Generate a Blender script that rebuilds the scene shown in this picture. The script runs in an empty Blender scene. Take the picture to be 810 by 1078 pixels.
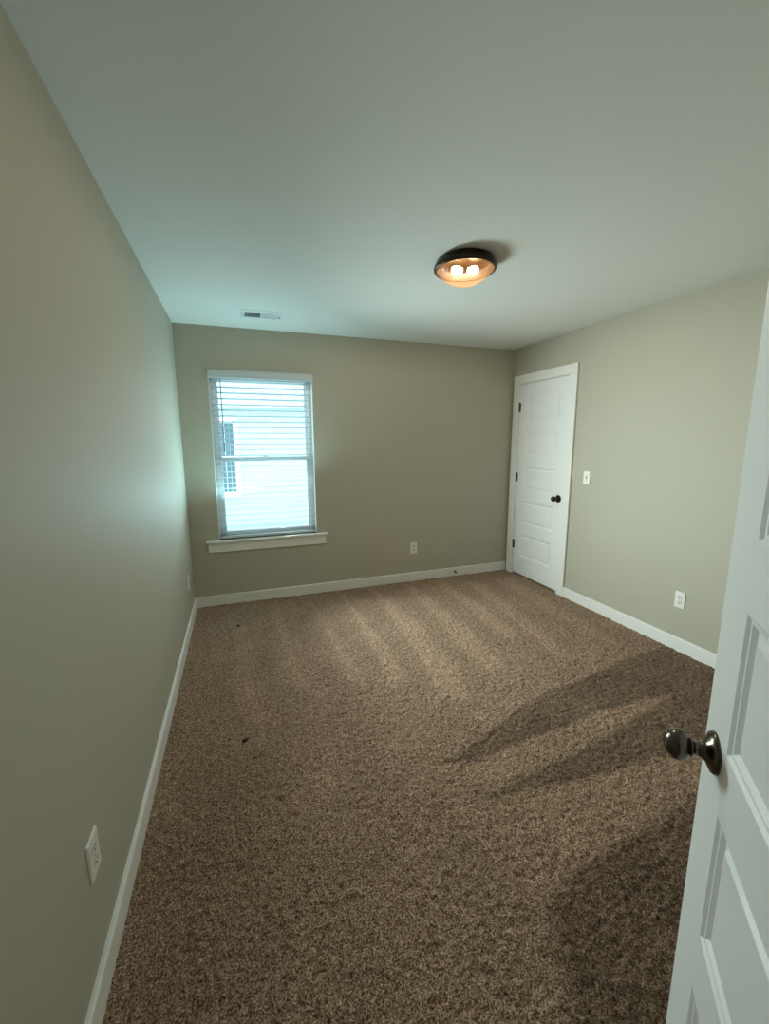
import bpy, bmesh, math, random
import numpy as np
from mathutils import Vector, Matrix
random.seed(7)
S = bpy.context.scene
C = S.collection

# ------------------------------------------------------------------ camera
cd = bpy.data.cameras.new('camera')
cam = bpy.data.objects.new('camera', cd); C.objects.link(cam)
F = Vector((0.32799982, 0.92971822, -0.16745195))
R = Vector((0.94273459, -0.33350528, -0.00507104))
U = Vector((0.06056074, 0.15619945, 0.9858672))
cam.matrix_world = Matrix(((R.x, U.x, -F.x, 0), (R.y, U.y, -F.y, 0), (R.z, U.z, -F.z, 1.4669), (0, 0, 0, 1)))
cd.sensor_fit = 'VERTICAL'; cd.sensor_height = 24.0
cd.lens = 436.9 / 1078 * 24.0
cd.clip_start = 0.01; cd.clip_end = 300
S.camera = cam

# ------------------------------------------------------------------ view
S.view_settings.view_transform = 'Standard'
S.view_settings.look = 'None'
S.view_settings.gamma = 1.0
S.view_settings.use_curve_mapping = False
S.view_settings.exposure = -0.05
S.cycles.use_denoising = True
S.cycles.denoiser = 'OPENIMAGEDENOISE'
S.cycles.denoising_input_passes = 'RGB_ALBEDO_NORMAL'
S.cycles.max_bounces = 14
S.cycles.diffuse_bounces = 8
S.cycles.transparent_max_bounces = 24
S.cycles.sample_clamp_indirect = 12.0
S.cycles.caustics_reflective = False
S.cycles.caustics_refractive = False

# ------------------------------------------------------------------ sky and added glow
W = bpy.data.worlds.new('sky'); S.world = W; W.use_nodes = True
nt = W.node_tree; nt.nodes.clear()
out = nt.nodes.new('ShaderNodeOutputWorld')
tc = nt.nodes.new('ShaderNodeTexCoord'); sx = nt.nodes.new('ShaderNodeSeparateXYZ')
bg = nt.nodes.new('ShaderNodeBackground'); bg.name = 'base'
cr = nt.nodes.new('ShaderNodeValToRGB')
cr.color_ramp.elements[0].position = 0.0; cr.color_ramp.elements[0].color = (0.80, 0.95, 1.0, 1)
cr.color_ramp.elements[1].position = 0.8; cr.color_ramp.elements[1].color = (0.30, 0.58, 0.85, 1)
nt.links.new(tc.outputs['Generated'], sx.inputs[0]); nt.links.new(sx.outputs['Z'], cr.inputs[0])
nt.links.new(cr.outputs[0], bg.inputs[0]); bg.inputs[1].default_value = 4.2
# bright lobe added to the sky left of the window, brightens the right wall
gw = nt.nodes.new('ShaderNodeBackground'); gw.name = 'glow'; gw.inputs[0].default_value = (0.78, 1.0, 1.0, 1)
dt = nt.nodes.new('ShaderNodeVectorMath'); dt.operation = 'DOT_PRODUCT'; dt.inputs[1].default_value = Vector((-0.84, 0.38, 0.38)).normalized()
mxm = nt.nodes.new('ShaderNodeMath'); mxm.operation = 'MAXIMUM'; mxm.inputs[1].default_value = 0.0
pwm = nt.nodes.new('ShaderNodeMath'); pwm.operation = 'POWER'; pwm.inputs[1].default_value = 4.0
mlm = nt.nodes.new('ShaderNodeMath'); mlm.operation = 'MULTIPLY'; mlm.inputs[1].default_value = 12.0; mlm.name = 'glow_strength'
nt.links.new(tc.outputs['Generated'], dt.inputs[0]); nt.links.new(dt.outputs['Value'], mxm.inputs[0])
nt.links.new(mxm.outputs[0], pwm.inputs[0]); nt.links.new(pwm.outputs[0], mlm.inputs[0]); nt.links.new(mlm.outputs[0], gw.inputs[1])
ads = nt.nodes.new('ShaderNodeAddShader')
nt.links.new(bg.outputs[0], ads.inputs[0]); nt.links.new(gw.outputs[0], ads.inputs[1]); nt.links.new(ads.outputs[0], out.inputs[0])

# ------------------------------------------------------------------ area lights added on the room side of the blinds, standing in for daylight
def window_fill(name, loc, nrm, sx_, sy_, col, watts, spread=180):
    l = bpy.data.lights.new(name, 'AREA'); l.shape = 'RECTANGLE'; l.size = sx_; l.size_y = sy_; l.color = col; l.energy = watts; l.spread = math.radians(spread)
    o = bpy.data.objects.new(name, l); C.objects.link(o); o.location = loc
    o.rotation_euler = Vector(nrm).to_track_quat('-Z', 'Y').to_euler()
window_fill('window_fill_straight', (0.25, 3.885, 1.32), (-0.05, -0.85, -0.42), 0.84, 1.34, (0.80, 1.0, 0.98), 3.8, 135)
window_fill('window_fill_sideways', (0.30, 3.84, 1.12), (0.66, -0.75, -0.06), 0.26, 0.95, (0.84, 1.0, 0.96), 31, 108)
window_fill('window_fill_upward', (0.22, 3.80, 1.00), (-0.20, -0.38, 0.90), 0.60, 0.12, (0.54, 1.0, 1.07), 11.5)

# ------------------------------------------------------------------ room numbers
XL, XR, D, H = -0.4287, 2.8716, 3.9196, 2.4209
YN = -0.085
WX0, WX1, WZ0, WZ1 = -0.1900, 0.6890, 0.6000, 2.0750   # window opening
DY0, DY1 = 3.0950, 3.7900                              # closet door leaf along y
DZ = 0.0152; DH = 2.032

# ------------------------------------------------------------------ materials
def srgb(r, g, b):
    f = lambda c: (c / 12.92 if c <= .04045 else ((c + .055) / 1.055) ** 2.4)
    return (f(r / 255), f(g / 255), f(b / 255), 1)
def mat(name, col, rough=0.5, metal=0.0, spec=0.5, bump=None, vary=None, coat=0):
    m = bpy.data.materials.new(name); m.use_nodes = True
    n = m.node_tree; p = n.nodes['Principled BSDF']
    p.inputs['Base Color'].default_value = col; p.inputs['Roughness'].default_value = rough
    p.inputs['Metallic'].default_value = metal; p.inputs['Specular IOR Level'].default_value = spec
    p.inputs['Coat Weight'].default_value = coat
    t = n.nodes.new('ShaderNodeTexCoord')
    if bump:
        sc, st, dist = bump
        z = n.nodes.new('ShaderNodeTexNoise'); z.inputs['Scale'].default_value = sc; z.inputs['Detail'].default_value = 3
        b = n.nodes.new('ShaderNodeBump'); b.inputs['Strength'].default_value = st; b.inputs['Distance'].default_value = dist
        n.links.new(t.outputs['Object'], z.inputs['Vector']); n.links.new(z.outputs[0], b.inputs['Height'])
        n.links.new(b.outputs[0], p.inputs['Normal'])
    if vary:
        sc, amt = vary
        z = n.nodes.new('ShaderNodeTexNoise'); z.inputs['Scale'].default_value = sc; z.inputs['Detail'].default_value = 4
        mx = n.nodes.new('ShaderNodeMix'); mx.data_type = 'RGBA'
        mx.inputs[6].default_value = tuple(c * (1 - amt) for c in col[:3]) + (1,)
        mx.inputs[7].default_value = tuple(min(1, c * (1 + amt)) for c in col[:3]) + (1,)
        n.links.new(t.outputs['Object'], z.inputs['Vector']); n.links.new(z.outputs[0], mx.inputs[0])
        n.links.new(mx.outputs[2], p.inputs['Base Color'])
    return m
M = {}
M['paint'] = mat('greige wall paint', (0.46, 0.44, 0.365, 1), 0.62, spec=0.3, bump=(260, 0.22, 0.0006), vary=(1.5, 0.02))
M['ceiling'] = mat('ceiling paint', (0.76, 0.76, 0.735, 1), 0.9, spec=0.1, bump=(230, 0.22, 0.0008))
M['trim'] = mat('white trim paint', (0.82, 0.82, 0.80, 1), 0.38, spec=0.4, bump=(60, 0.05, 0.0004))
M['door'] = mat('white door paint', (0.82, 0.83, 0.835, 1), 0.42, spec=0.4, bump=(220, 0.16, 0.0005))
M['plastic'] = mat('white plastic plate', (0.82, 0.82, 0.79, 1), 0.3, vary=(30, 0.01))
M['receptacle'] = mat('white receptacle plastic', (0.72, 0.72, 0.69, 1), 0.35, vary=(30, 0.01))
M['slot'] = mat('dark slot', (0.02, 0.02, 0.02, 1), 0.7, vary=(30, 0.1))
M['screw'] = mat('painted screw', (0.62, 0.62, 0.6, 1), 0.35, metal=0.3, vary=(30, 0.05))
M['bronze'] = mat('oil rubbed bronze', (0.045, 0.030, 0.022, 1), 0.33, metal=0.85, vary=(25, 0.25))
M['pewter'] = mat('dark brushed pewter', (0.12, 0.10, 0.078, 1), 0.22, metal=1.0, vary=(40, 0.2), bump=(90, 0.05, 0.0003))
M['hinge'] = mat('dark hinge metal', (0.10, 0.08, 0.06, 1), 0.4, metal=0.8, vary=(25, 0.2))
M['vinyl'] = mat('white window vinyl', (0.78, 0.80, 0.80, 1), 0.4, vary=(10, 0.01))
M['vent'] = mat('white register enamel', (0.74, 0.76, 0.76, 1), 0.4, vary=(20, 0.02))
M['duct'] = mat('duct interior', (0.06, 0.065, 0.07, 1), 0.7, vary=(20, 0.1))
M['cord'] = mat('white blind cord', (0.7, 0.72, 0.72, 1), 0.8, vary=(200, 0.1))
M['wand'] = mat('smoky blind wand plastic', (0.16, 0.18, 0.20, 1), 0.25, vary=(20, 0.05))
M['debris'] = mat('dark brown lint', (0.02, 0.014, 0.008, 1), 0.9, vary=(300, 0.4))
M['plate'] = mat('lamp backplate metal', (0.30, 0.18, 0.09, 1), 0.18, metal=1.0, vary=(20, 0.05))
M['roof'] = mat('pale grey shingles', (0.42, 0.43, 0.44, 1), 0.9, vary=(8, 0.2))
M['eave'] = mat('aluminium gutter paint', (0.62, 0.66, 0.68, 1), 0.5, vary=(5, 0.05))
M['concrete'] = mat('pale dry grass and gravel', (0.50, 0.52, 0.47, 1), 0.95, vary=(2.5, 0.12))
M['hall'] = mat('hall paint', (0.40, 0.37, 0.30, 1), 0.7, vary=(2, 0.03))

# blind slats: white PVC, a little light passes through
m = mat('white faux wood slat', (0.57, 0.62, 0.64, 1), 0.42, vary=(12, 0.02)); M['slat'] = m
n = m.node_tree; p = n.nodes['Principled BSDF']
tr = n.nodes.new('ShaderNodeBsdfTranslucent'); tr.inputs[0].default_value = (0.75, 0.86, 0.88, 1)
mx = n.nodes.new('ShaderNodeMixShader'); mx.inputs[0].default_value = 0.04
o_ = n.nodes['Material Output']
n.links.new(p.outputs[0], mx.inputs[1]); n.links.new(tr.outputs[0], mx.inputs[2]); n.links.new(mx.outputs[0], o_.inputs[0])

# clear window glass
m = bpy.data.materials.new('window glass'); m.use_nodes = True; M['glass'] = m
n = m.node_tree; n.nodes.clear(); o_ = n.nodes.new('ShaderNodeOutputMaterial')
tr = n.nodes.new('ShaderNodeBsdfTransparent'); tr.inputs[0].default_value = (0.94, 0.98, 0.975, 1)
gl = n.nodes.new('ShaderNodeBsdfGlossy'); gl.inputs['Roughness'].default_value = 0.02
lw = n.nodes.new('ShaderNodeLayerWeight'); lw.inputs[0].default_value = 0.5
pw = n.nodes.new('ShaderNodeMath'); pw.operation = 'POWER'; pw.inputs[1].default_value = 5.0; n.links.new(lw.outputs['Facing'], pw.inputs[0])
fr = n.nodes.new('ShaderNodeMath'); fr.operation = 'MULTIPLY_ADD'; fr.inputs[1].default_value = 0.85; fr.inputs[2].default_value = 0.04; n.links.new(pw.outputs[0], fr.inputs[0])
mx = n.nodes.new('ShaderNodeMixShader')
n.links.new(fr.outputs[0], mx.inputs[0]); n.links.new(tr.outputs[0], mx.inputs[1]); n.links.new(gl.outputs[0], mx.inputs[2]); n.links.new(mx.outputs[0], o_.inputs[0])

# seeded amber lamp glass
m = bpy.data.materials.new('seeded amber glass'); m.use_nodes = True; M['amber'] = m
n = m.node_tree; n.nodes.clear(); o_ = n.nodes.new('ShaderNodeOutputMaterial')
t = n.nodes.new('ShaderNodeTexCoord')
vo = n.nodes.new('ShaderNodeTexVoronoi'); vo.inputs['Scale'].default_value = 95
no = n.nodes.new('ShaderNodeTexNoise'); no.inputs['Scale'].default_value = 40; no.inputs['Detail'].default_value = 3
n.links.new(t.outputs['Object'], vo.inputs['Vector']); n.links.new(t.outputs['Object'], no.inputs['Vector'])
bp = n.nodes.new('ShaderNodeBump'); bp.inputs['Strength'].default_value = 0.7; bp.inputs['Distance'].default_value = 0.003
n.links.new(vo.outputs['Distance'], bp.inputs['Height'])
rmp = n.nodes.new('ShaderNodeValToRGB')
rmp.color_ramp.elements[0].position = 0.35; rmp.color_ramp.elements[0].color = (1.0, 0.84, 0.62, 1)
rmp.color_ramp.elements[1].position = 0.7; rmp.color_ramp.elements[1].color = (1.0, 0.92, 0.78, 1)
n.links.new(no.outputs[0], rmp.inputs[0])
tp = n.nodes.new('ShaderNodeBsdfTransparent'); n.links.new(rmp.outputs[0], tp.inputs[0])
tl = n.nodes.new('ShaderNodeBsdfTranslucent'); tl.inputs[0].default_value = (0.95, 0.43, 0.15, 1); n.links.new(bp.outputs[0], tl.inputs['Normal'])
gs = n.nodes.new('ShaderNodeBsdfGlossy'); gs.inputs['Roughness'].default_value = 0.12; n.links.new(bp.outputs[0], gs.inputs['Normal'])
m1 = n.nodes.new('ShaderNodeMixShader'); m1.inputs[0].default_value = 0.009
n.links.new(tp.outputs[0], m1.inputs[1]); n.links.new(tl.outputs[0], m1.inputs[2])
m2 = n.nodes.new('ShaderNodeMixShader'); m2.inputs[0].default_value = 0.03
n.links.new(m1.outputs[0], m2.inputs[1]); n.links.new(gs.outputs[0], m2.inputs[2]); n.links.new(m2.outputs[0], o_.inputs[0])

# lit bulb
m = bpy.data.materials.new('lit warm bulb'); m.use_nodes = True; M['bulb'] = m
n = m.node_tree; n.nodes.clear(); o_ = n.nodes.new('ShaderNodeOutputMaterial')
em = n.nodes.new('ShaderNodeEmission'); em.inputs[0].default_value = (1.0, 0.94, 0.85, 1); em.inputs[1].default_value = 620.0
n.links.new(em.outputs[0], o_.inputs[0])
M['bulb_socket'] = mat('brass lamp socket', (0.5, 0.36, 0.18, 1), 0.3, metal=1.0, vary=(20, 0.05))

# pale lap siding
m = mat('pale lap siding', (0.62, 0.72, 0.74, 1), 0.7); M['siding'] = m
n = m.node_tree; p = n.nodes['Principled BSDF']; t = n.nodes.new('ShaderNodeTexCoord')
wv = n.nodes.new('ShaderNodeTexNoise'); wv.inputs['Scale'].default_value = 3
mx = n.nodes.new('ShaderNodeMix'); mx.data_type = 'RGBA'; mx.inputs[6].default_value = (0.58, 0.70, 0.72, 1); mx.inputs[7].default_value = (0.66, 0.76, 0.77, 1)
n.links.new(t.outputs['Object'], wv.inputs['Vector']); n.links.new(wv.outputs[0], mx.inputs[0]); n.links.new(mx.outputs[2], p.inputs['Base Color'])

# carpet: speckled brown cut pile; the attribute 'nap' is which way the vacuum laid the pile
m = bpy.data.materials.new('brown cut pile carpet'); m.use_nodes = True; M['carpet'] = m
n = m.node_tree; p = n.nodes['Principled BSDF']
p.inputs['Roughness'].default_value = 0.95; p.inputs['Specular IOR Level'].default_value = 0.05
p.inputs['Sheen Weight'].default_value = 0.15; p.inputs['Sheen Roughness'].default_value = 0.5
p.inputs['Sheen Tint'].default_value = (0.8, 0.72, 0.62, 1)
t = n.nodes.new('ShaderNodeTexCoord')
n1 = n.nodes.new('ShaderNodeTexNoise'); n1.inputs['Scale'].default_value = 180; n1.inputs['Detail'].default_value = 4; n1.inputs['Roughness'].default_value = 0.65
n2 = n.nodes.new('ShaderNodeTexNoise'); n2.inputs['Scale'].default_value = 62; n2.inputs['Detail'].default_value = 3
n3 = n.nodes.new('ShaderNodeTexNoise'); n3.inputs['Scale'].default_value = 3.2; n3.inputs['Detail'].default_value = 4
for q in (n1, n2, n3): n.links.new(t.outputs['Object'], q.inputs['Vector'])
r1 = n.nodes.new('ShaderNodeValToRGB')
e = r1.color_ramp.elements
e[0].position = 0.375; e[0].color = (0.070, 0.038, 0.021, 1)
e[1].position = 0.635; e[1].color = (0.68, 0.495, 0.375, 1)
k = e.new(0.5); k.color = (0.315, 0.203, 0.137, 1)
n.links.new(n1.outputs[0], r1.inputs[0])
at = n.nodes.new('ShaderNodeAttribute'); at.attribute_name = 'nap'
def math_node(op, a, b):
    x = n.nodes.new('ShaderNodeMath'); x.operation = op
    for i, v in enumerate((a, b)):
        if isinstance(v, (int, float)): x.inputs[i].default_value = v
        else: n.links.new(v, x.inputs[i])
    return x.outputs[0]
nap = math_node('MULTIPLY_ADD', at.outputs['Fac'], 1.0); nap.node.inputs[2].default_value = 0.0
v2 = math_node('MULTIPLY', math_node('SUBTRACT', n2.outputs[0], 0.5), 0.9)
v3 = math_node('MULTIPLY', math_node('SUBTRACT', n3.outputs[0], 0.5), 0.45)
val = math_node('ADD', math_node('ADD', nap, v2), v3)
hs = n.nodes.new('ShaderNodeHueSaturation'); n.links.new(val, hs.inputs['Value']); n.links.new(r1.outputs[0], hs.inputs['Color'])
n.links.new(hs.outputs[0], p.inputs['Base Color'])
bp = n.nodes.new('ShaderNodeBump'); bp.inputs['Strength'].default_value = 1.0; bp.inputs['Distance'].default_value = 0.006
n.links.new(n1.outputs[0], bp.inputs['Height']); n.links.new(bp.outputs[0], p.inputs['Normal'])

# ------------------------------------------------------------------ mesh helpers
def link(name, bm, m, parent=None, smooth=False, bevel=0.0, seg=2, loc=None, recalc=True):
    me = bpy.data.meshes.new(name)
    if recalc: bmesh.ops.recalc_face_normals(bm, faces=bm.faces)
    bm.to_mesh(me); bm.free()
    o = bpy.data.objects.new(name, me); C.objects.link(o)
    me.materials.append(M[m])
    if smooth:
        for f in me.polygons: f.use_smooth = True
    if bevel:
        b = o.modifiers.new('bevel', 'BEVEL'); b.width = bevel; b.segments = seg; b.limit_method = 'ANGLE'; b.angle_limit = math.radians(35)
    if parent: o.parent = parent
    if loc: o.location = loc
    return o
def box(bm, x0, x1, y0, y1, z0, z1):
    v = [bm.verts.new(c) for c in ((x0, y0, z0), (x1, y0, z0), (x1, y1, z0), (x0, y1, z0), (x0, y0, z1), (x1, y0, z1), (x1, y1, z1), (x0, y1, z1))]
    for f in ((0, 3, 2, 1), (4, 5, 6, 7), (0, 1, 5, 4), (1, 2, 6, 5), (2, 3, 7, 6), (3, 0, 4, 7)): bm.faces.new([v[i] for i in f])
def B(*a):
    bm = bmesh.new()
    for k in range(0, len(a), 6): box(bm, *a[k:k + 6])
    return bm
def lathe(bm, prof, seg=48, mtx=None):
    rings = []
    for r, z in prof:
        if r < 1e-6: rings.append([bm.verts.new((0, 0, z))])
        else: rings.append([bm.verts.new((r * math.cos(2 * math.pi * i / seg), r * math.sin(2 * math.pi * i / seg), z)) for i in range(seg)])
    vs = [v for r in rings for v in r]
    for a, b in zip(rings[:-1], rings[1:]):
        for i in range(seg):
            j = (i + 1) % seg
            if len(a) == 1 and len(b) == 1: continue
            if len(a) == 1: bm.faces.new((a[0], b[i], b[j]))
            elif len(b) == 1: bm.faces.new((a[i], a[j], b[0]))
            else: bm.faces.new((a[i], a[j], b[j], b[i]))
    if mtx is not None: bmesh.ops.transform(bm, matrix=mtx, verts=vs)
def wall_with_holes(bm, axis, a, b, z0, z1, us, holes):
    """slab between axis planes a..b; us = (u0, u1) along the other axis; holes = [(u0,u1,z0,z1)]"""
    U_ = sorted({us[0], us[1], *[h[0] for h in holes], *[h[1] for h in holes]})
    Z_ = sorted({z0, z1, *[h[2] for h in holes], *[h[3] for h in holes]})
    solid = lambda i, j: 0 <= i < len(U_) - 1 and 0 <= j < len(Z_) - 1 and not any(h[0] <= (U_[i] + U_[i + 1]) / 2 <= h[1] and h[2] <= (Z_[j] + Z_[j + 1]) / 2 <= h[3] for h in holes)
    P = lambda d, u, z: (d, u, z) if axis == 0 else (u, d, z)
    vc = {}
    def V(d, u, z):
        k = (d, u, z)
        if k not in vc: vc[k] = bm.verts.new(P(d, u, z))
        return vc[k]
    for i in range(len(U_) - 1):
        for j in range(len(Z_) - 1):
            if not solid(i, j): continue
            u0, u1, w0, w1 = U_[i], U_[i + 1], Z_[j], Z_[j + 1]
            for d in (a, b): bm.faces.new((V(d, u0, w0), V(d, u1, w0), V(d, u1, w1), V(d, u0, w1)))
            if not solid(i - 1, j): bm.faces.new((V(a, u0, w0), V(b, u0, w0), V(b, u0, w1), V(a, u0, w1)))
            if not solid(i + 1, j): bm.faces.new((V(a, u1, w0), V(b, u1, w0), V(b, u1, w1), V(a, u1, w1)))
            if not solid(i, j - 1): bm.faces.new((V(a, u0, w0), V(b, u0, w0), V(b, u1, w0), V(a, u1, w0)))
            if not solid(i, j + 1): bm.faces.new((V(a, u0, w1), V(b, u0, w1), V(b, u1, w1), V(a, u1, w1)))
def empty(name, loc=(0, 0, 0), rz=0.0, rot=None):
    o = bpy.data.objects.new(name, None); C.objects.link(o); o.location = loc
    o.rotation_euler = rot if rot else (0, 0, rz); o.empty_display_size = 0.05
    return o
def thing(o, label, cat, group=None):
    o['label'] = label; o['category'] = cat
    if group: o['group'] = group
    return o
def structure(o, label=None, cat=None):
    o['kind'] = 'structure'
    if label: o['label'] = label
    if cat: o['category'] = cat
    return o

# ------------------------------------------------------------------ room shell
T = 0.14
bm = bmesh.new(); wall_with_holes(bm, 1, D, D + T, -0.05, H + 0.25, (XL - T, XR + T), [(WX0, WX1, WZ0, WZ1)])
structure(link('wall_back', bm, 'paint'), 'greige painted far wall holding the window with blinds', 'wall')
bm = bmesh.new(); wall_with_holes(bm, 0, XL - T, XL, -0.05, H + 0.25, (-1.7, D), [])
structure(link('wall_left', bm, 'paint'), 'long greige painted wall along the left of the room', 'wall')
bm = bmesh.new(); wall_with_holes(bm, 0, XR, XR + T, -0.05, H + 0.25, (YN - 0.115, D), [(DY0 - 0.022, DY1 + 0.022, -0.02, DZ + DH + 0.022)])
structure(link('wall_right', bm, 'paint'), 'greige painted wall on the right with the closed closet door', 'wall')
bm = bmesh.new(); wall_with_holes(bm, 1, YN - 0.115, YN, -0.05, H + 0.25, (XL, XR), [(-0.385, 0.345, -0.04, 2.075)])
structure(link('wall_near', bm, 'paint'), 'greige painted wall with the entry doorway at the viewpoint', 'wall')
structure(link('ceiling', B(XL, XR, -1.7, D, H, H + 0.12), 'ceiling'), 'flat off-white painted ceiling', 'ceiling')
# short hallway behind the doorway, closed off, and the closet behind the far door
hb = bmesh.new(); wall_with_holes(hb, 1, -1.84, -1.70, -0.05, H + 0.25, (XL - T, 1.0), [])
structure(link('wall_hall', hb, 'hall'), 'wall at the end of the short hallway', 'wall')
structure(link('wall_hall_side', B(0.86, 1.0, -1.70, YN - 0.115, -0.05, H + 0.25), 'hall'), 'side wall of the short hallway', 'wall')
structure(link('wall_closet', B(XR + T, XR + T + 0.7, 3.0, 3.02, -0.05, H, XR + T + 0.7, XR + T + 0.72, 3.0, D + T, -0.05, H,
               XR + T, XR + T + 0.7, D + T - 0.02, D + T, -0.05, H, XR + T, XR + T + 0.72, 3.0, D + T, H - 0.02, H, XR + T, XR + T + 0.72, 3.0, D + T, -0.05, -0.02), 'hall'),
          'closet walls behind the closed door', 'wall')

# ------------------------------------------------------------------ carpet
POLY = {
 'L1': (0.26, [(-0.04, 3.32), (0.02, 2.51), (0.1, 2.09), (-0.0, 2.1), (-0.09, 2.55)]),
 'L2': (0.26, [(0.23, 3.59), (0.33, 2.93), (0.31, 2.32), (0.2, 2.44), (0.19, 2.87)]),
 'L3': (0.26, [(0.56, 3.68), (0.57, 3.03), (0.56, 2.35), (0.66, 2.23), (0.65, 2.82), (0.6, 3.45)]),
 'L4': (0.30, [(0.88, 3.86), (0.85, 2.86), (0.8, 2.14), (0.93, 2.22), (0.95, 2.65), (0.91, 3.51)]),
 'L5': (0.30, [(1.2, 3.88), (1.13, 2.7), (1.04, 1.98), (1.19, 1.89), (1.28, 2.22), (1.32, 2.85), (1.27, 3.56)]),
 'L6': (0.26, [(1.56, 3.82), (1.49, 2.82), (1.41, 2.13), (1.59, 2.11), (1.65, 2.7), (1.65, 3.74)]),
 'L7': (0.26, [(1.89, 3.82), (1.86, 2.99), (1.83, 2.44), (1.97, 2.48), (2.02, 3.02), (2.0, 3.72)]),
 'L8': (0.24, [(2.2, 3.71), (2.08, 2.61), (1.99, 2.11), (2.11, 2.04), (2.19, 2.57), (2.35, 3.59)]),
 'L9': (0.20, [(2.53, 3.67), (2.49, 2.76), (2.47, 2.15), (2.57, 2.11), (2.66, 2.78), (2.73, 3.7)]),
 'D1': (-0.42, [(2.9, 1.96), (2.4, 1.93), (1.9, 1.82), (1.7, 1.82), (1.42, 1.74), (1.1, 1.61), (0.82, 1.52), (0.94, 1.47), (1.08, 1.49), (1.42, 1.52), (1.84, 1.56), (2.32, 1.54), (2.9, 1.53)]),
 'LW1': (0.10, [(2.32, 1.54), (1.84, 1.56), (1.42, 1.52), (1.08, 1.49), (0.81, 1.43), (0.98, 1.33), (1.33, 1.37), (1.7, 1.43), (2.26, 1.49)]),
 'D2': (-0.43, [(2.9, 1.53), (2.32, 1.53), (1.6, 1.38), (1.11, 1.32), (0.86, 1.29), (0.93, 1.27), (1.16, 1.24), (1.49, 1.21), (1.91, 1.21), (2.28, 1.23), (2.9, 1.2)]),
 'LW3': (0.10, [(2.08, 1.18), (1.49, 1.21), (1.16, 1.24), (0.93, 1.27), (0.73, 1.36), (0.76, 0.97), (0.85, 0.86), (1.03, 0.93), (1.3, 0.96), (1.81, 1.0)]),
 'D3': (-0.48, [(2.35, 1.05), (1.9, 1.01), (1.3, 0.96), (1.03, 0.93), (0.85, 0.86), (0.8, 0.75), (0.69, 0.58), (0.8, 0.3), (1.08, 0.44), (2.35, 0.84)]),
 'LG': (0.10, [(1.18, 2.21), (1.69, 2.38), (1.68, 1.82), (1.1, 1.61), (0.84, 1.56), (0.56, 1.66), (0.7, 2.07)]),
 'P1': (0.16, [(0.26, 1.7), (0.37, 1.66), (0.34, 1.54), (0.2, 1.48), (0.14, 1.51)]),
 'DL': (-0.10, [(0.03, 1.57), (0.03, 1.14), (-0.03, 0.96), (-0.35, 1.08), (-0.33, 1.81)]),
}
SOFT = {'LG': .12, 'P1': .05, 'DL': .12, 'L1': .05, 'L2': .05, 'L3': .04, 'D1': .012, 'D2': .012, 'LW1': .015, 'LW3': .015, 'D3': .03}
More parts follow.
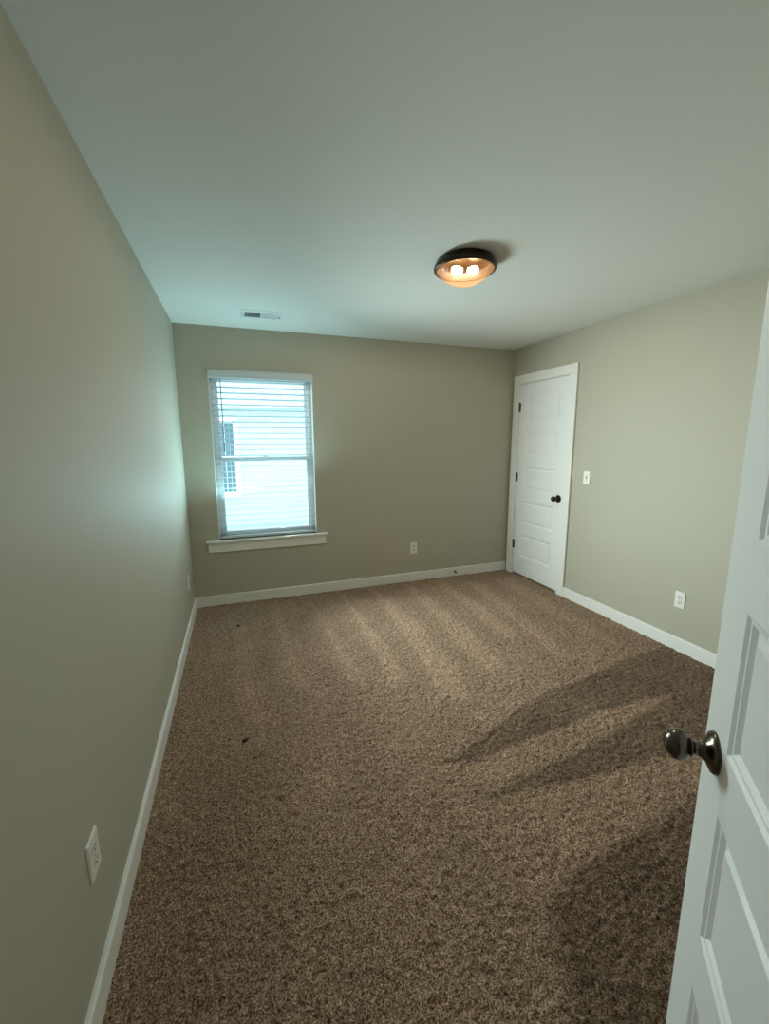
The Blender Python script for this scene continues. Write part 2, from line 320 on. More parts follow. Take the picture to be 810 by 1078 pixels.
def pile():
    step = 0.0065
    xs = np.arange(XL - 0.01, XR + 0.03, step); ys = np.arange(-0.25, D + 0.01, step)
    X, Y = np.meshgrid(xs, ys); nx, ny = len(xs), len(ys)
    rng = np.random.default_rng(3)
    wob = lambda s: sum(np.sin(X * a + b) * np.sin(Y * c + d) for a, b, c, d in rng.uniform((8, 0, 8, 0), (60, 6, 60, 6), (8, 4))) * s
    Xw, Yw = X + wob(0.0012), Y + wob(0.0012)
    val = np.full(X.shape, 1.0)
    for nm, (amp, pts) in POLY.items():
        s = SOFT.get(nm, 0.025)
        p = np.array(pts); q = np.roll(p, -1, 0)
        inside = np.zeros(X.shape, bool); dist = np.full(X.shape, 9.0)
        for (ax, ay), (bx, by) in zip(p, q):
            c = ((ay > Yw) != (by > Yw)) & (Xw < (bx - ax) * (Yw - ay) / (by - ay + 1e-12) + ax); inside ^= c
            dx, dy = bx - ax, by - ay
            tt = np.clip(((Xw - ax) * dx + (Yw - ay) * dy) / (dx * dx + dy * dy + 1e-12), 0, 1)
            dist = np.minimum(dist, np.hypot(Xw - ax - tt * dx, Yw - ay - tt * dy))
        sd = np.where(inside, dist, -dist)
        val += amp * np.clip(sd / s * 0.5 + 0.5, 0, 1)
    # fine parallel drag lines the vacuum wheels left in the dark passes
    for (ax, ay), (bx, by) in (((0.90, 0.758), (1.9, 0.958)), ((0.78, 0.664), (1.6, 0.793)), ((1.40, 1.195), (2.5, 1.385)), ((1.3, 1.60), (2.8, 1.72))):
        dx, dy = bx - ax, by - ay; L2 = dx * dx + dy * dy
        tt = np.clip(((X - ax) * dx + (Y - ay) * dy) / L2, 0, 1)
        dd = np.hypot(X - ax - tt * dx, Y - ay - tt * dy)
        val -= 0.20 * np.exp(-(dd / 0.0055) ** 2); val += 0.10 * np.exp(-((dd - 0.013) / 0.006) ** 2)
    # pile height: random tufts
    g = rng.normal(size=X.shape)
    g2 = rng.normal(size=X.shape)
    for _ in range(2): g2 = (g2 + np.roll(g2, 1, 0) + np.roll(g2, -1, 0) + np.roll(g2, 1, 1) + np.roll(g2, -1, 1)) / 5
    Z = -0.004 + 0.0022 * np.clip(g, -1.6, 1.6) + 0.006 * g2
    Xj = X + rng.normal(size=X.shape) * step * 0.25; Yj = Y + rng.normal(size=X.shape) * step * 0.25
    me = bpy.data.meshes.new('floor')
    me.vertices.add(nx * ny)
    me.vertices.foreach_set('co', np.stack([Xj, Yj, Z], -1).ravel().astype(np.float32))
    i = np.arange(nx * ny).reshape(ny, nx)
    qd = np.stack([i[:-1, :-1], i[:-1, 1:], i[1:, 1:], i[1:, :-1]], -1).reshape(-1, 4)
    nf = len(qd)
    me.loops.add(nf * 4); me.polygons.add(nf)
    me.loops.foreach_set('vertex_index', qd.ravel().astype(np.int32))
    me.polygons.foreach_set('loop_start', (np.arange(nf) * 4).astype(np.int32))
    me.polygons.foreach_set('loop_total', np.full(nf, 4, np.int32))
    me.polygons.foreach_set('use_smooth', np.ones(nf, bool))
    a = me.attributes.new('nap', 'FLOAT', 'POINT'); a.data.foreach_set('value', val.ravel().astype(np.float32))
    me.update(); me.validate()
    o = bpy.data.objects.new('floor', me); C.objects.link(o); me.materials.append(M['carpet'])
    return structure(o, 'brown speckled cut pile carpet with vacuum tracks', 'floor')
pile()
structure(link('floor_slab', B(XL - T, XR + T, -1.84, D + T, -0.12, -0.03), 'hall'), 'subfloor under the carpet', 'floor')

# ------------------------------------------------------------------ baseboards
BH, BT = 0.0894, 0.0142
def baseboard(name, axis, side, u0, u1, label):
    bm = bmesh.new()
    prof = [(0, -0.02), (BT, -0.02), (BT, BH - 0.006), (BT - 0.003, BH - 0.001), (BT - 0.006, BH), (0, BH)]
    ends = []
    for u in (u0, u1):
        ends.append([bm.verts.new({'L': (XL + d, u, z), 'R': (XR - d, u, z), 'B': (u, D - d, z), 'N': (u, YN + d, z)}[side]) for d, z in prof])
    k = len(prof)
    for i in range(k): bm.faces.new((ends[0][i], ends[0][(i + 1) % k], ends[1][(i + 1) % k], ends[1][i]))
    bm.faces.new(ends[0]); bm.faces.new(ends[1])
    structure(link(name, bm, 'trim'), label, 'baseboard')
CAS = 0.0887
baseboard('baseboard_left', 1, 'L', YN, D, 'white baseboard along the left wall')
baseboard('baseboard_back', 0, 'B', XL + BT, XR - BT, 'white baseboard under the window on the far wall')
baseboard('baseboard_right', 1, 'R', YN, DY0 - 0.006 - CAS, 'white baseboard along the right wall')
baseboard('baseboard_near', 0, 'N', 0.43, XR - BT, 'white baseboard beside the entry doorway')

# ------------------------------------------------------------------ panelled doors
PT, PB, PR = 0.115, 0.200, 0.115
PH = (DH - PT - PB - 4 * PR) / 5
PANELS = [(PB + k * (PH + PR), PB + k * (PH + PR) + PH) for k in range(5)]   # z above slab bottom
STEPS = [(0, 0), (0.007, 0.0042), (0.011, 0.0048), (0.020, 0.0105), (0.029, 0.0105), (0.036, 0.0045)]
def panel_door(bm, width, thick, stile):
    """slab in local coords: x 0..width from latch to hinge, y 0 (face) .. thick, z 0..DH; five raised panels on both faces"""
    xs = [0, stile, width - stile, width]; zs = [0] + [z for p in PANELS for z in p] + [DH]
    for y, s in ((0, 1), (thick, -1)):
        for i in range(3):
            for j in range(len(zs) - 1):
                if i == 1 and j % 2 == 1:
                    x0, x1, z0, z1 = xs[1], xs[2], zs[j], zs[j + 1]; prev = None
                    for off, dep in STEPS:
                        r = [bm.verts.new((x, y + s * dep, z)) for x, z in ((x0 + off, z0 + off), (x1 - off, z0 + off), (x1 - off, z1 - off), (x0 + off, z1 - off))]
                        if prev:
                            for a in range(4): bm.faces.new((prev[a], prev[(a + 1) % 4], r[(a + 1) % 4], r[a]))
                        prev = r
                    bm.faces.new(prev)
                else:
                    bm.faces.new([bm.verts.new((x, y, z)) for x, z in ((xs[i], zs[j]), (xs[i + 1], zs[j]), (xs[i + 1], zs[j + 1]), (xs[i], zs[j + 1]))])
    for f in (((0, 0, 0), (0, thick, 0), (0, thick, DH), (0, 0, DH)), ((width, 0, 0), (width, thick, 0), (width, thick, DH), (width, 0, DH)),
              ((0, 0, 0), (width, 0, 0), (width, thick, 0), (0, thick, 0)), ((0, 0, DH), (width, 0, DH), (width, thick, DH), (0, thick, DH))):
        bm.faces.new([bm.verts.new(c) for c in f])
    bmesh.ops.remove_doubles(bm, verts=bm.verts, dist=1e-5)
def knob_set(parent, x, z, mt, thick, both=True):
    """rosette with neck, and the ball on it, on the -y face of a door in local coords"""
    for s in ((-1, 1) if both else (-1,)):
        y0 = 0 if s < 0 else thick
        mtx = Matrix.Translation((x, y0, z)) @ Matrix.Rotation(math.radians(90 if s < 0 else -90), 4, 'X')
        bm = bmesh.new()
        lathe(bm, [(0, -0.001), (0.0365, -0.001), (0.0365, 0.003), (0.034, 0.007), (0.027, 0.0105), (0.019, 0.014), (0.0135, 0.020), (0.0115, 0.028), (0.0125, 0.033),
                   (0.0160, 0.0345), (0.0165, 0.0375), (0.0125, 0.039), (0.0, 0.039)], 56, mtx)
        rs = link('door_knob', bm, mt, parent, smooth=True)
        bm = bmesh.new()
        lathe(bm, [(0, 0.036), (0.012, 0.037), (0.0200, 0.0405), (0.0252, 0.047), (0.0275, 0.055), (0.0262, 0.063), (0.0215, 0.0700), (0.0150, 0.0745), (0.0095, 0.0762), (0.0085, 0.0752), (0, 0.0752)], 56, mtx)
        link('knob_ball', bm, mt, rs, smooth=True)

# near door, swung open into the room
th = -0.7787
t2 = Vector((math.sin(th), -math.cos(th), 0))          # latch edge -> hinge
door2 = structure(empty('door_2', (0.8170, 0.4682, DZ), math.atan2(t2.y, t2.x)), 'open white five-panel entry door swung in at the right', 'door')
# local +x is toward the hinge; the face towards the room's left must be local -y
W2 = 0.711
bm = bmesh.new(); panel_door(bm, W2, 0.035, 0.1113)
slab2 = link('door_panel', bm, 'door', door2, bevel=0.0012, seg=2)
nrm = Matrix.Rotation(math.atan2(t2.y, t2.x), 3, 'Z') @ Vector((0, -1, 0))
if nrm.dot(Vector((-0.712, 0.702, 0))) < 0:            # mirror across the slab plane so that -y faces the room's left
    door2.scale = (1, 1, 1)
    for v in slab2.data.vertices: v.co.y = -v.co.y
    slab2.data.flip_normals()
    FLIP = True
else: FLIP = False
knob_set(door2, 0.0600, 0.9150 - DZ, 'pewter', 0.035)
lp = link('latch_plate', B(-0.0015, 0.001, 0.005, 0.030, 0.870, 0.930, -0.010, -0.001, 0.010, 0.025, 0.893, 0.907), 'pewter', door2)
for hz in (0.28, 1.03, 1.80):
    bm = bmesh.new(); lathe(bm, [(0, -0.045), (0.006, -0.045), (0.006, 0.045), (0, 0.045)], 16, Matrix.Translation((W2 + 0.006, 0.035 + 0.004, hz)))
    box(bm, W2 - 0.0005, W2 + 0.0012, 0.004, 0.035, hz - 0.045, hz + 0.045)
    link('hinge', bm, 'pewter', door2)
if FLIP:
    for o in list(door2.children):
        for q in [o] + list(o.children):
            if q is slab2: continue
            for v in q.data.vertices: v.co.y = -v.co.y
            q.data.flip_normals()

# closet door, closed in the right wall
door1 = structure(empty('door_1', (XR + 0.001, DY0, DZ), math.radians(90)), 'closed white five-panel closet door in the far right corner', 'door')
# local +x = +y world (latch at DY0 -> hinge at DY1), local -y = +x world; face must be local +y
bm = bmesh.new(); panel_door(bm, DY1 - DY0, 0.035, 0.1113)
bmesh.ops.transform(bm, matrix=Matrix.Diagonal((1, -1, 1, 1)), verts=bm.verts)
link('door_panel', bm, 'door', door1, bevel=0.001, seg=1)
before = set(door1.children)
knob_set(door1, 0.058, 0.9200 - DZ, 'bronze', 0.035, both=False)
for o in set(door1.children) - before:
    for q in [o] + list(o.children):
        for v in q.data.vertices: v.co.y = -v.co.y
        q.data.flip_normals()
for hz in (0.335, 1.080, 1.817):
    bm = bmesh.new()
    lathe(bm, [(0, -0.046), (0.004, -0.050), (0.0075, -0.045), (0.0075, 0.045), (0.004, 0.050), (0, 0.046)], 16, Matrix.Translation((DY1 - DY0 + 0.004, 0.006, hz - DZ)))
    box(bm, DY1 - DY0 - 0.014, DY1 - DY0 + 0.016, 0.0, 0.0022, hz - DZ - 0.045, hz - DZ + 0.045)
    link('hinge', bm, 'hinge', door1)
# jamb and casing
g = 0.0035; ct = 0.018
y0, y1, zt = DY0 - g, DY1 + g, DZ + DH + g
tr1 = structure(empty('trim_1', (XR, (DY0 + DY1) / 2, 0)), 'white flat casing around the closet door', 'trim')
def kid(name, bm, m, root, **k):
    bmesh.ops.translate(bm, vec=-Vector(root.location), verts=bm.verts)
    return link(name, bm, m, root, **k)
JT = 0.018
kid('jamb', B(XR - 0.0005, XR + T, y0 - JT, y0, -0.01, zt + JT, XR - 0.0005, XR + T, y1, y1 + JT, -0.01, zt + JT, XR - 0.0005, XR + T, y0, y1, zt, zt + JT,
              XR + 0.040, XR + 0.052, y0, y0 + 0.011, -0.01, zt, XR + 0.040, XR + 0.052, y1 - 0.011, y1, -0.01, zt, XR + 0.040, XR + 0.052, y0, y1, zt - 0.011, zt), 'trim', tr1)
rv = 0.005
yL1 = min(y1 + rv + CAS, D - 0.026)
kid('casing', B(XR - ct, XR, y0 - rv - CAS, y0 - rv, -0.01, zt + rv), 'trim', tr1, bevel=0.002)
kid('casing', B(XR - ct, XR, y1 + rv, yL1, -0.01, zt + rv), 'trim', tr1, bevel=0.002)
kid('casing', B(XR - ct - 0.001, XR, y0 - rv - CAS, yL1, zt + rv, zt + rv + CAS - 0.004), 'trim', tr1, bevel=0.002)
# jamb and casing of the entry doorway (behind the viewpoint)
tr4 = structure(empty('trim_4', (0, YN, 0)), 'white casing around the entry doorway', 'trim')
kid('jamb', B(-0.385, -0.366, YN - 0.115, YN, -0.01, 2.075, 0.326, 0.345, YN - 0.115, YN, -0.01, 2.075, -0.366, 0.326, YN - 0.115, YN, 2.057, 2.075), 'trim', tr4)
kid('casing', B(0.332, 0.42, YN, YN + 0.016, -0.01, 2.15, -0.412, -0.372, YN, YN + 0.016, -0.01, 2.15, -0.372, 0.332, YN, YN + 0.016, 2.064, 2.15), 'trim', tr4)

# ------------------------------------------------------------------ window
win = structure(empty('window_1', ((WX0 + WX1) / 2, D + 0.105, WZ0)), 'white vinyl single-hung window behind the blinds', 'window')
a, b = D + 0.075, D + 0.135
fw = 0.036
sz0 = WZ0 + 0.0
kid('window_frame', B(WX0, WX0 + fw, a, b, sz0, WZ1, WX1 - fw, WX1, a, b, sz0, WZ1, WX0 + fw, WX1 - fw, a, b, WZ1 - 0.036, WZ1, WX0 + fw, WX1 - fw, a, b, sz0, sz0 + 0.035), 'vinyl', win, bevel=0.003)
zr = 1.318
def sash(z0, z1, ya, yb):
    x0, x1 = WX0 + fw, WX1 - fw; s = 0.030
    f = kid('sash', B(x0, x0 + s, ya, yb, z0, z1, x1 - s, x1, ya, yb, z0, z1, x0 + s, x1 - s, ya, yb, z1 - 0.034, z1, x0 + s, x1 - s, ya, yb, z0, z0 + 0.034), 'vinyl', win, bevel=0.002)
    gl = kid('pane', B(x0 + s - 0.003, x1 - s + 0.003, (ya + yb) / 2 - 0.002, (ya + yb) / 2 + 0.002, z0 + 0.03, z1 - 0.03), 'glass', win)
sash(sz0 + 0.035, zr + 0.017, a + 0.006, a + 0.028)
sash(zr - 0.017, WZ1 - 0.036, a + 0.030, a + 0.052)
kid('sash_lock', B(0.225, 0.275, a - 0.004, a + 0.014, zr + 0.017, zr + 0.028), 'vinyl', win, bevel=0.002)
# stool and apron
tr2 = structure(link('trim_2', B(-0.300, 0.788, D - 0.040, D, WZ0 - 0.019, WZ0, WX0, WX1, D, a + 0.002, WZ0 - 0.019, WZ0), 'trim', bevel=0.003), 'white window stool board projecting under the blinds', 'window sill')
tr3 = structure(link('trim_3', B(-0.286, 0.775, D - 0.016, D, 0.492, WZ0 - 0.019), 'trim', bevel=0.002), 'white flat apron board below the window stool', 'window apron')
M['return'] = mat('window return paint', (0.72, 0.72, 0.69, 1), 0.5, bump=(200, 0.1, 0.0004))
rt = structure(link('trim_5', B(WX0, WX0 + 0.003, D - 0.0005, a, WZ0, WZ1, WX1 - 0.003, WX1, D - 0.0005, a, WZ0, WZ1, WX0 + 0.003, WX1 - 0.003, D + 0.0005, a, WZ1 - 0.003, WZ1), 'return'), 'white painted returns at the sides of the window opening', 'trim')

# ------------------------------------------------------------------ blind
bx0, bx1 = WX0 + 0.009, WX1 - 0.009
bl = thing(empty('window_blind', ((bx0 + bx1) / 2, D + 0.035, WZ0)), 'white horizontal slat blind with open slats hanging in the far window', 'window blind')
kid('head_rail', B(bx0, bx1, D + 0.008, D + 0.058, 2.018, 2.066), 'slat', bl, bevel=0.002)
bm = bmesh.new()
prof = [(-0.020, 2.004), (-0.024, 2.010), (-0.022, 2.020), (-0.024, 2.030), (-0.024, 2.058), (-0.021, 2.066), (-0.014, 2.071), (-0.008, 2.071), (-0.008, 2.004)]
es = [[bm.verts.new((x, D + yy, z)) for yy, z in prof] for x in (WX0 - 0.002, WX1 + 0.001)]
for i in range(len(prof)): j = (i + 1) % len(prof); bm.faces.new((es[0][i], es[0][j], es[1][j], es[1][i]))
bm.faces.new(es[0]); bm.faces.new(es[1])
box(bm, WX0 + 0.006, WX0 + 0.012, D - 0.008, D + 0.02, 2.004, 2.070); box(bm, WX1 - 0.012, WX1 - 0.006, D - 0.008, D + 0.02, 2.004, 2.070)
kid('valance', bm, 'slat', bl)
# slats
tilt = math.radians(7.0); SW = 0.050; yc = D + 0.036
def slat_mesh():
    bm = bmesh.new(); K = 8; top = []; bot = []
    for i in range(K + 1):
        u = -SW / 2 + SW * i / K; c = 0.0022 * (1 - (2 * u / SW) ** 2)
        for lst, dz in ((top, 0.0013), (bot, -0.0013)):
            y = u * math.cos(tilt) + (c + dz) * math.sin(tilt); z = -u * math.sin(tilt) + (c + dz) * math.cos(tilt)
            lst.append([bm.verts.new((x, y, z)) for x in (bx0 - (bx0 + bx1) / 2 + 0.002, bx1 - (bx0 + bx1) / 2 - 0.002)])
    for i in range(K):
        bm.faces.new((top[i][0], top[i + 1][0], top[i + 1][1], top[i][1])); bm.faces.new((bot[i][0], bot[i][1], bot[i + 1][1], bot[i + 1][0]))
    bm.faces.new((top[0][0], top[0][1], bot[0][1], bot[0][0])); bm.faces.new((top[K][0], bot[K][0], bot[K][1], top[K][1]))
    for e_ in (0, 1): bm.faces.new([t_[e_] for t_ in top] + [t_[e_] for t_ in bot[::-1]])
    return bm
NS = 28; z_lo, z_hi = 0.668, 1.985
s0 = link('slat', slat_mesh(), 'slat', bl, loc=(0, yc - (D + 0.035), z_lo - WZ0))
for k in range(1, NS):
    c = s0.copy(); C.objects.link(c); c.parent = bl
    c.location = (0, yc - (D + 0.035), z_lo + (z_hi - z_lo) * k / (NS - 1) - WZ0)
kid('bottom_rail', B(bx0 + 0.002, bx1 - 0.002, yc - 0.025, yc + 0.025, 0.607, 0.626), 'slat', bl, bevel=0.003)
for x in (bx0 + 0.13, (bx0 + bx1) / 2, bx1 - 0.13):
    bm = bmesh.new()
    for yy in (yc - 0.0262, yc + 0.0262): box(bm, x - 0.0008, x + 0.0008, yy - 0.0008, yy + 0.0008, 0.620, 2.02)
    kid('ladder_cord', bm, 'cord', bl)
bm = bmesh.new(); lathe(bm, [(0, 1.385), (0.0050, 1.385), (0.0055, 1.40), (0.0055, 1.46), (0.0038, 1.465), (0.0038, 1.985), (0.002, 1.99), (0.002, 2.02), (0, 2.02)], 8, Matrix.Translation((-0.094, D + 0.002, 0)))
kid('tilt_wand', bm, 'wand', bl)

# ------------------------------------------------------------------ outlets, switch
def rounded_plate(bm, w, h, t, r=0.004):
    # plate with sloped rim, in local coords: x width, z height, face towards -y
    pr = [(0, 0), (0, -t * 0.45), (0.004, -t)]
    rings = []
    for ins, y in pr:
        rings.append([bm.verts.new((sx_ * (w / 2 - ins), y, sz_ * (h / 2 - ins))) for sx_, sz_ in ((-1, -1), (1, -1), (1, 1), (-1, 1))])
    for a_, b_ in zip(rings[:-1], rings[1:]):
        for i in range(4): bm.faces.new((a_[i], a_[(i + 1) % 4], b_[(i + 1) % 4], b_[i]))
    bm.faces.new(rings[0]); bm.faces.new(rings[-1])
def screw(parent, x, z, y):
    bm = bmesh.new(); lathe(bm, [(0, 0), (0.0035, 0), (0.003, 0.0012), (0, 0.0014)], 14, Matrix.Translation((x, y, z)) @ Matrix.Rotation(math.radians(90), 4, 'X'))
    link('screw', bm, 'screw', parent)
def outlet(name, loc, rz, label, group='duplex power outlets low on the walls'):
    r = thing(empty(name, loc, rz), label, 'power outlet', group)
    bm = bmesh.new(); rounded_plate(bm, 0.074, 0.118, 0.0065); link('cover_plate', bm, 'plastic', r, bevel=0.001)
    for s in (-1, 1):
        bm = bmesh.new(); cz = s * 0.0195
        ring = []
        for y in (-0.0055, -0.0080):
            vs = []
            for i in range(24):
                an = 2 * math.pi * i / 24; x = 0.0170 * math.cos(an); z = 0.0170 * math.sin(an)
                vs.append(bm.verts.new((x, y, cz + max(-0.0135, min(0.0135, z)))))
            ring.append(vs)
        for i in range(24): bm.faces.new((ring[0][i], ring[0][(i + 1) % 24], ring[1][(i + 1) % 24], ring[1][i]))
        bm.faces.new(ring[1]); bm.faces.new(ring[0])
        rc = link('receptacle', bm, 'receptacle', r)
        bm = B(-0.0075, -0.0050, -0.0083, -0.0070, cz + 0.0000, cz + 0.0085, 0.0050, 0.0075, -0.0083, -0.0070, cz + 0.0010, cz + 0.0080)
        lathe(bm, [(0, 0), (0.0028, 0), (0.0028, 0.0012), (0, 0.0012)], 12, Matrix.Translation((0, -0.0071, cz - 0.0065)) @ Matrix.Rotation(math.radians(90), 4, 'X'))
        link('slots', bm, 'slot', rc)
    screw(r, 0, 0, -0.0065)
    return r
outlet('wall_outlet', (1.7070, D, 0.3560), 0, 'white duplex outlet on the far wall, right of the window and above the baseboard')
outlet('wall_outlet', (XR, 1.9165, 0.3610), math.radians(-90), 'white duplex outlet on the right wall, between the closet door and the open door')
outlet('wall_outlet', (XL, 1.1500, 0.3800), math.radians(90), 'white duplex outlet on the left wall nearest the viewer, seen edge-on above the baseboard')
outlet('wall_outlet', (XL, 3.5450, 0.3600), math.radians(90), 'small white outlet on the left wall close to the far window corner')
sw = thing(empty('light_switch', (XR, 2.8240, 1.1450), math.radians(-90)), 'white toggle light switch on the right wall beside the closet door', 'light switch')
bm = bmesh.new(); rounded_plate(bm, 0.074, 0.118, 0.0065); link('cover_plate', bm, 'plastic', sw, bevel=0.001)
bm = B(-0.0055, 0.0055, -0.0070, -0.0062, -0.0125, 0.0125); link('toggle_slot', bm, 'screw', sw)
bm = B(-0.0040, 0.0040, -0.0180, -0.0065, -0.0030, 0.0100)
for v in bm.verts:
    if v.co.y < -0.015: v.co.z += 0.006; v.co.x *= 0.75
link('toggle', bm, 'plastic', sw, bevel=0.0012)
screw(sw, 0, 0.030, -0.0065); screw(sw, 0, -0.030, -0.0065)

# ------------------------------------------------------------------ ceiling light
LX, LY = 1.218, 2.132
cl = thing(empty('ceiling_light', (LX, LY, H)), 'round flush ceiling light with dark bronze ring and glowing amber glass bowl', 'ceiling light')
bm = bmesh.new()
lathe(bm, [(0.146, 0.0), (0.152, -0.004), (0.156, -0.016), (0.163, -0.026), (0.1665, -0.034), (0.1665, -0.046), (0.163, -0.052), (0.154, -0.054), (0.150, -0.050), (0.150, -0.012), (0.146, -0.008)], 96)
link('ring', bm, 'bronze', cl, smooth=True)
bm = bmesh.new(); lathe(bm, [(0, -0.003), (0.147, -0.003), (0.147, -0.007), (0, -0.007)], 64); link('back_plate', bm, 'plate', cl)
bm = bmesh.new()
pr = []
Rg, Sg = 0.1515, 0.078; Rs = (Rg * Rg + Sg * Sg) / (2 * Sg)
for i in range(19):
    a_ = math.asin(Rg / Rs) * (1 - i / 18); pr.append((max(0.0, Rs * math.sin(a_)) if i < 18 else 0.0, -0.048 - (Rs * math.cos(a_) - (Rs - Sg))))
lathe(bm, pr, 72); link('glass_bowl', bm, 'amber', cl, smooth=True)
ax = Vector((0.94, -0.33, 0)).normalized()
for s in (-1, 1):
    c0 = ax * (0.049 * s); rotz = math.atan2(ax.y, ax.x) + (0 if s > 0 else math.pi)
    mt = Matrix.Translation((c0.x, c0.y, -0.050)) @ Matrix.Rotation(rotz, 4, 'Z') @ Matrix.Rotation(math.radians(-90), 4, 'Y')
    bm = bmesh.new(); lathe(bm, [(0, -0.022), (0.010, -0.020), (0.0175, -0.014), (0.0205, -0.004), (0.020, 0.005), (0.017, 0.015), (0.0125, 0.025), (0.0115, 0.032), (0, 0.032)], 28, mt)
    b_ = link('bulb', bm, 'bulb', cl, smooth=True)
    bm = bmesh.new(); lathe(bm, [(0, 0.034), (0.016, 0.034), (0.017, 0.060), (0, 0.060)], 20, mt)
bm.free()

# ------------------------------------------------------------------ ceiling register
vx0, vx1, vy0, vy1 = 0.090, 0.392, 3.376, 3.565
vr = thing(empty('air_vent', ((vx0 + vx1) / 2, (vy0 + vy1) / 2, H)), 'white slotted air register on the ceiling above the window', 'air vent')
fwv = 0.030
bm = bmesh.new()
def ring_rect(i, z): return [bm.verts.new((x, y, z)) for x, y in ((vx0 + i, vy0 + i), (vx1 - i, vy0 + i), (vx1 - i, vy1 - i), (vx0 + i, vy1 - i))]
rr = [ring_rect(0, H), ring_rect(0, H - 0.003), ring_rect(0.008, H - 0.008), ring_rect(fwv, H - 0.009), ring_rect(fwv, H)]
for a_, b_ in zip(rr[:-1], rr[1:]):
    for i in range(4): bm.faces.new((a_[i], a_[(i + 1) % 4], b_[(i + 1) % 4], b_[i]))
box(bm, (vx0 + vx1) / 2 - 0.005, (vx0 + vx1) / 2 + 0.005, vy0 + fwv, vy1 - fwv, H - 0.009, H - 0.001)
kid('register_frame', bm, 'vent', vr)
kid('duct_opening', B(vx0 + fwv, vx1 - fwv, vy0 + fwv, vy1 - fwv, H - 0.0012, H - 0.0002), 'duct', vr)
xm = (vx0 + vx1) / 2
for side, (xa, xb) in ((-1, (vx0 + fwv, xm - 0.005)), (1, (xm + 0.005, vx1 - fwv))):
    nf = 9
    for k in range(nf):
        x = xa + (xb - xa) * (k + 0.5) / nf; dx = 0.0016 if side < 0 else -0.0055
        bm = bmesh.new()
        v = [bm.verts.new(c) for c in ((x - dx, vy0 + fwv, H - 0.0105), (x - dx + 0.001, vy0 + fwv, H - 0.0105), (x + dx + 0.001, vy0 + fwv, H - 0.0015), (x + dx, vy0 + fwv, H - 0.0015))]
        w = [bm.verts.new((q.co.x, vy1 - fwv, q.co.z)) for q in v]
        bm.faces.new(v); bm.faces.new(w)
        for i in range(4): bm.faces.new((v[i], v[(i + 1) % 4], w[(i + 1) % 4], w[i]))
        kid('louver', bm, 'vent', vr)
kid('damper_lever', B(vx1 - 0.023, vx1 - 0.013, (vy0 + vy1) / 2 + 0.010, (vy0 + vy1) / 2 + 0.020, H - 0.014, H - 0.008), 'duct', vr)

# ------------------------------------------------------------------ door stop on the far baseboard
ds = thing(empty('door_stop', (2.195, D - BT, 0.048)), 'small dark door stop screwed to the far baseboard near the closet door', 'door stop')
mt = Matrix.Rotation(math.radians(90), 4, 'X')
bm = bmesh.new(); lathe(bm, [(0, 0), (0.011, 0), (0.011, 0.003), (0.005, 0.006), (0.004, 0.008), (0.004, 0.030), (0, 0.030)], 20, mt); link('stop_base', bm, 'bronze', ds, smooth=True)
bm = bmesh.new(); lathe(bm, [(0, 0.028), (0.008, 0.028), (0.009, 0.034), (0.008, 0.042), (0, 0.043)], 20, mt); link('rubber_tip', bm, 'slot', ds, smooth=True)

# ------------------------------------------------------------------ debris on the carpet
def debris(loc, r, sy, label):
    bm = bmesh.new(); bmesh.ops.create_icosphere(bm, subdivisions=3, radius=r)
    rg = random.Random(int(loc[1] * 100))
    ph = [rg.uniform(0, 6) for _ in range(6)]
    for v in bm.verts:
        d = v.co.normalized(); f = 1 + 0.35 * math.sin(5 * d.x + ph[0]) * math.sin(6 * d.y + ph[1]) + 0.22 * math.sin(11 * d.z + ph[2] + 7 * d.x) + 0.15 * math.sin(17 * d.y + ph[3])
        v.co = Vector((v.co.x * f, v.co.y * f * sy, v.co.z * f * 0.45))
    thing(link('lint_clump', bm, 'debris', smooth=True, loc=loc), label, 'lint')
debris((-0.047, 1.976, 0.002), 0.0125, 0.9, 'small dark lint clump on the open carpet in front of the window')
debris((-0.070, 3.376, 0.002), 0.0120, 0.6, 'tiny dark lint clump on the carpet just below the window')

# ------------------------------------------------------------------ outdoors
structure(link('ground', B(-30, 30, D + T + 0.01, 40, -0.50, -0.45), 'concrete'), 'pale sunlit yard outside the window', 'ground')
hs_ = thing(empty('neighbouring_house', (0, 10.0, -0.45)), 'pale lap-sided house seen through the blinds outside the window', 'house')
bm = bmesh.new()
# siding courses as real laps
zb, k = -0.45, 0
hx0, hx1 = -0.475, 0.020; hz0, hz1 = 0.30, 1.95
while zb < 2.35:
    zt_ = min(zb + 0.15, 2.40)
    segs = [(-3.0, 4.5)] if zt_ <= hz0 + 1e-4 or zb >= hz1 - 1e-4 else [(-3.0, hx0), (hx1, 4.5)]
    for xa, xb in segs:
        v = [bm.verts.new(c) for c in ((xa, 10.0 - 0.014, zb), (xb, 10.0 - 0.014, zb), (xb, 10.0, zt_), (xa, 10.0, zt_), (xa, 10.06, zb), (xb, 10.06, zb), (xb, 10.06, zt_), (xa, 10.06, zt_))]
        for f in ((0, 1, 2, 3), (4, 7, 6, 5), (0, 4, 5, 1), (3, 2, 6, 7), (0, 3, 7, 4), (1, 5, 6, 2)): bm.faces.new([v[i] for i in f])
    zb += 0.15
kid('siding_wall', bm, 'siding', hs_)
bm = bmesh.new()
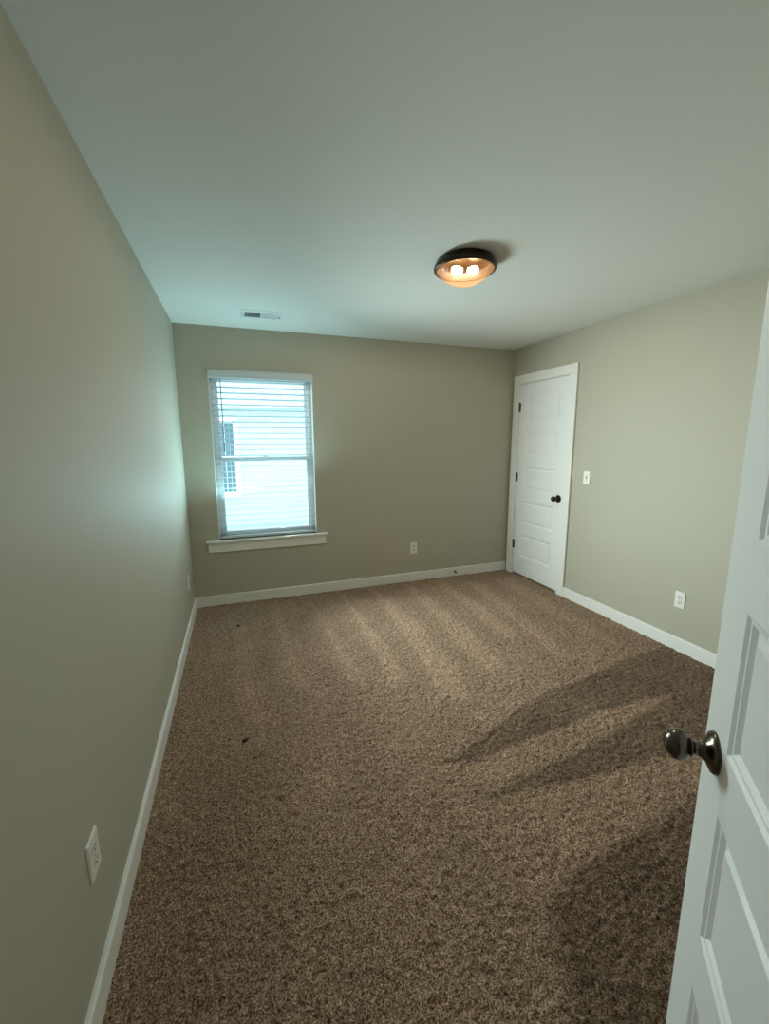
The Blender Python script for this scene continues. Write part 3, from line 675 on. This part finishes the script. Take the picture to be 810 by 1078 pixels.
v = [bm.verts.new(c) for c in ((-3.4, 9.62, 2.30), (4.9, 9.62, 2.30), (4.9, 15.0, 5.0), (-3.4, 15.0, 5.0), (-3.4, 9.62, 2.34), (4.9, 9.62, 2.34), (4.9, 15.0, 5.04), (-3.4, 15.0, 5.04))]
for f in ((0, 1, 2, 3), (4, 7, 6, 5), (0, 4, 5, 1), (3, 2, 6, 7), (0, 3, 7, 4), (1, 5, 6, 2)): bm.faces.new([v[i] for i in f])
kid('roof', bm, 'roof', hs_)
kid('gutter', B(-3.4, 4.9, 9.50, 9.62, 2.20, 2.33, -3.4, 4.9, 9.62, 10.0, 2.20, 2.22), 'eave', hs_, bevel=0.01)
wf = kid('house_window', B(hx0, hx0 + .06, 9.96, 10.04, hz0, hz1, hx1 - .06, hx1, 9.96, 10.04, hz0, hz1, hx0, hx1, 9.96, 10.04, hz1 - .06, hz1, hx0, hx1, 9.96, 10.04, hz0, hz0 + .06,
                     hx0, hx1, 9.97, 10.02, 1.13, 1.18, hx0 - .04, hx1 + .04, 9.93, 10.0, hz0 - .07, hz0 + .01, hx0 - .04, hx1 + .04, 9.95, 10.0, hz1 - .01, hz1 + .07, hx0 - .05, hx0 + .01, 9.955, 10.0, hz0, hz1, hx1 - .01, hx1 + .05, 9.955, 10.0, hz0, hz1, hx0 + .24, hx0 + .255, 9.98, 10.02, hz0, hz1), 'vinyl', hs_)
M['pane_dark'] = mat('dark reflective pane', (0.13, 0.21, 0.23, 1), 0.15, spec=0.5, vary=(3, 0.1))
pd = kid('house_pane', B(hx0 + .05, hx1 - .05, 10.0, 10.01, hz0 + .05, hz1 - .05), 'pane_dark', hs_); 
pd.parent = wf
# daylight portal at the window opening (sampling guide only, gives off nothing)
pl = bpy.data.lights.new('window_portal', 'AREA'); pl.shape = 'RECTANGLE'; pl.size = WX1 - WX0; pl.size_y = WZ1 - WZ0; pl.cycles.is_portal = True
po = bpy.data.objects.new('window_portal', pl); C.objects.link(po)
po.location = ((WX0 + WX1) / 2, D + T + 0.005, (WZ0 + WZ1) / 2); po.rotation_euler = (math.radians(-90), 0, 0)
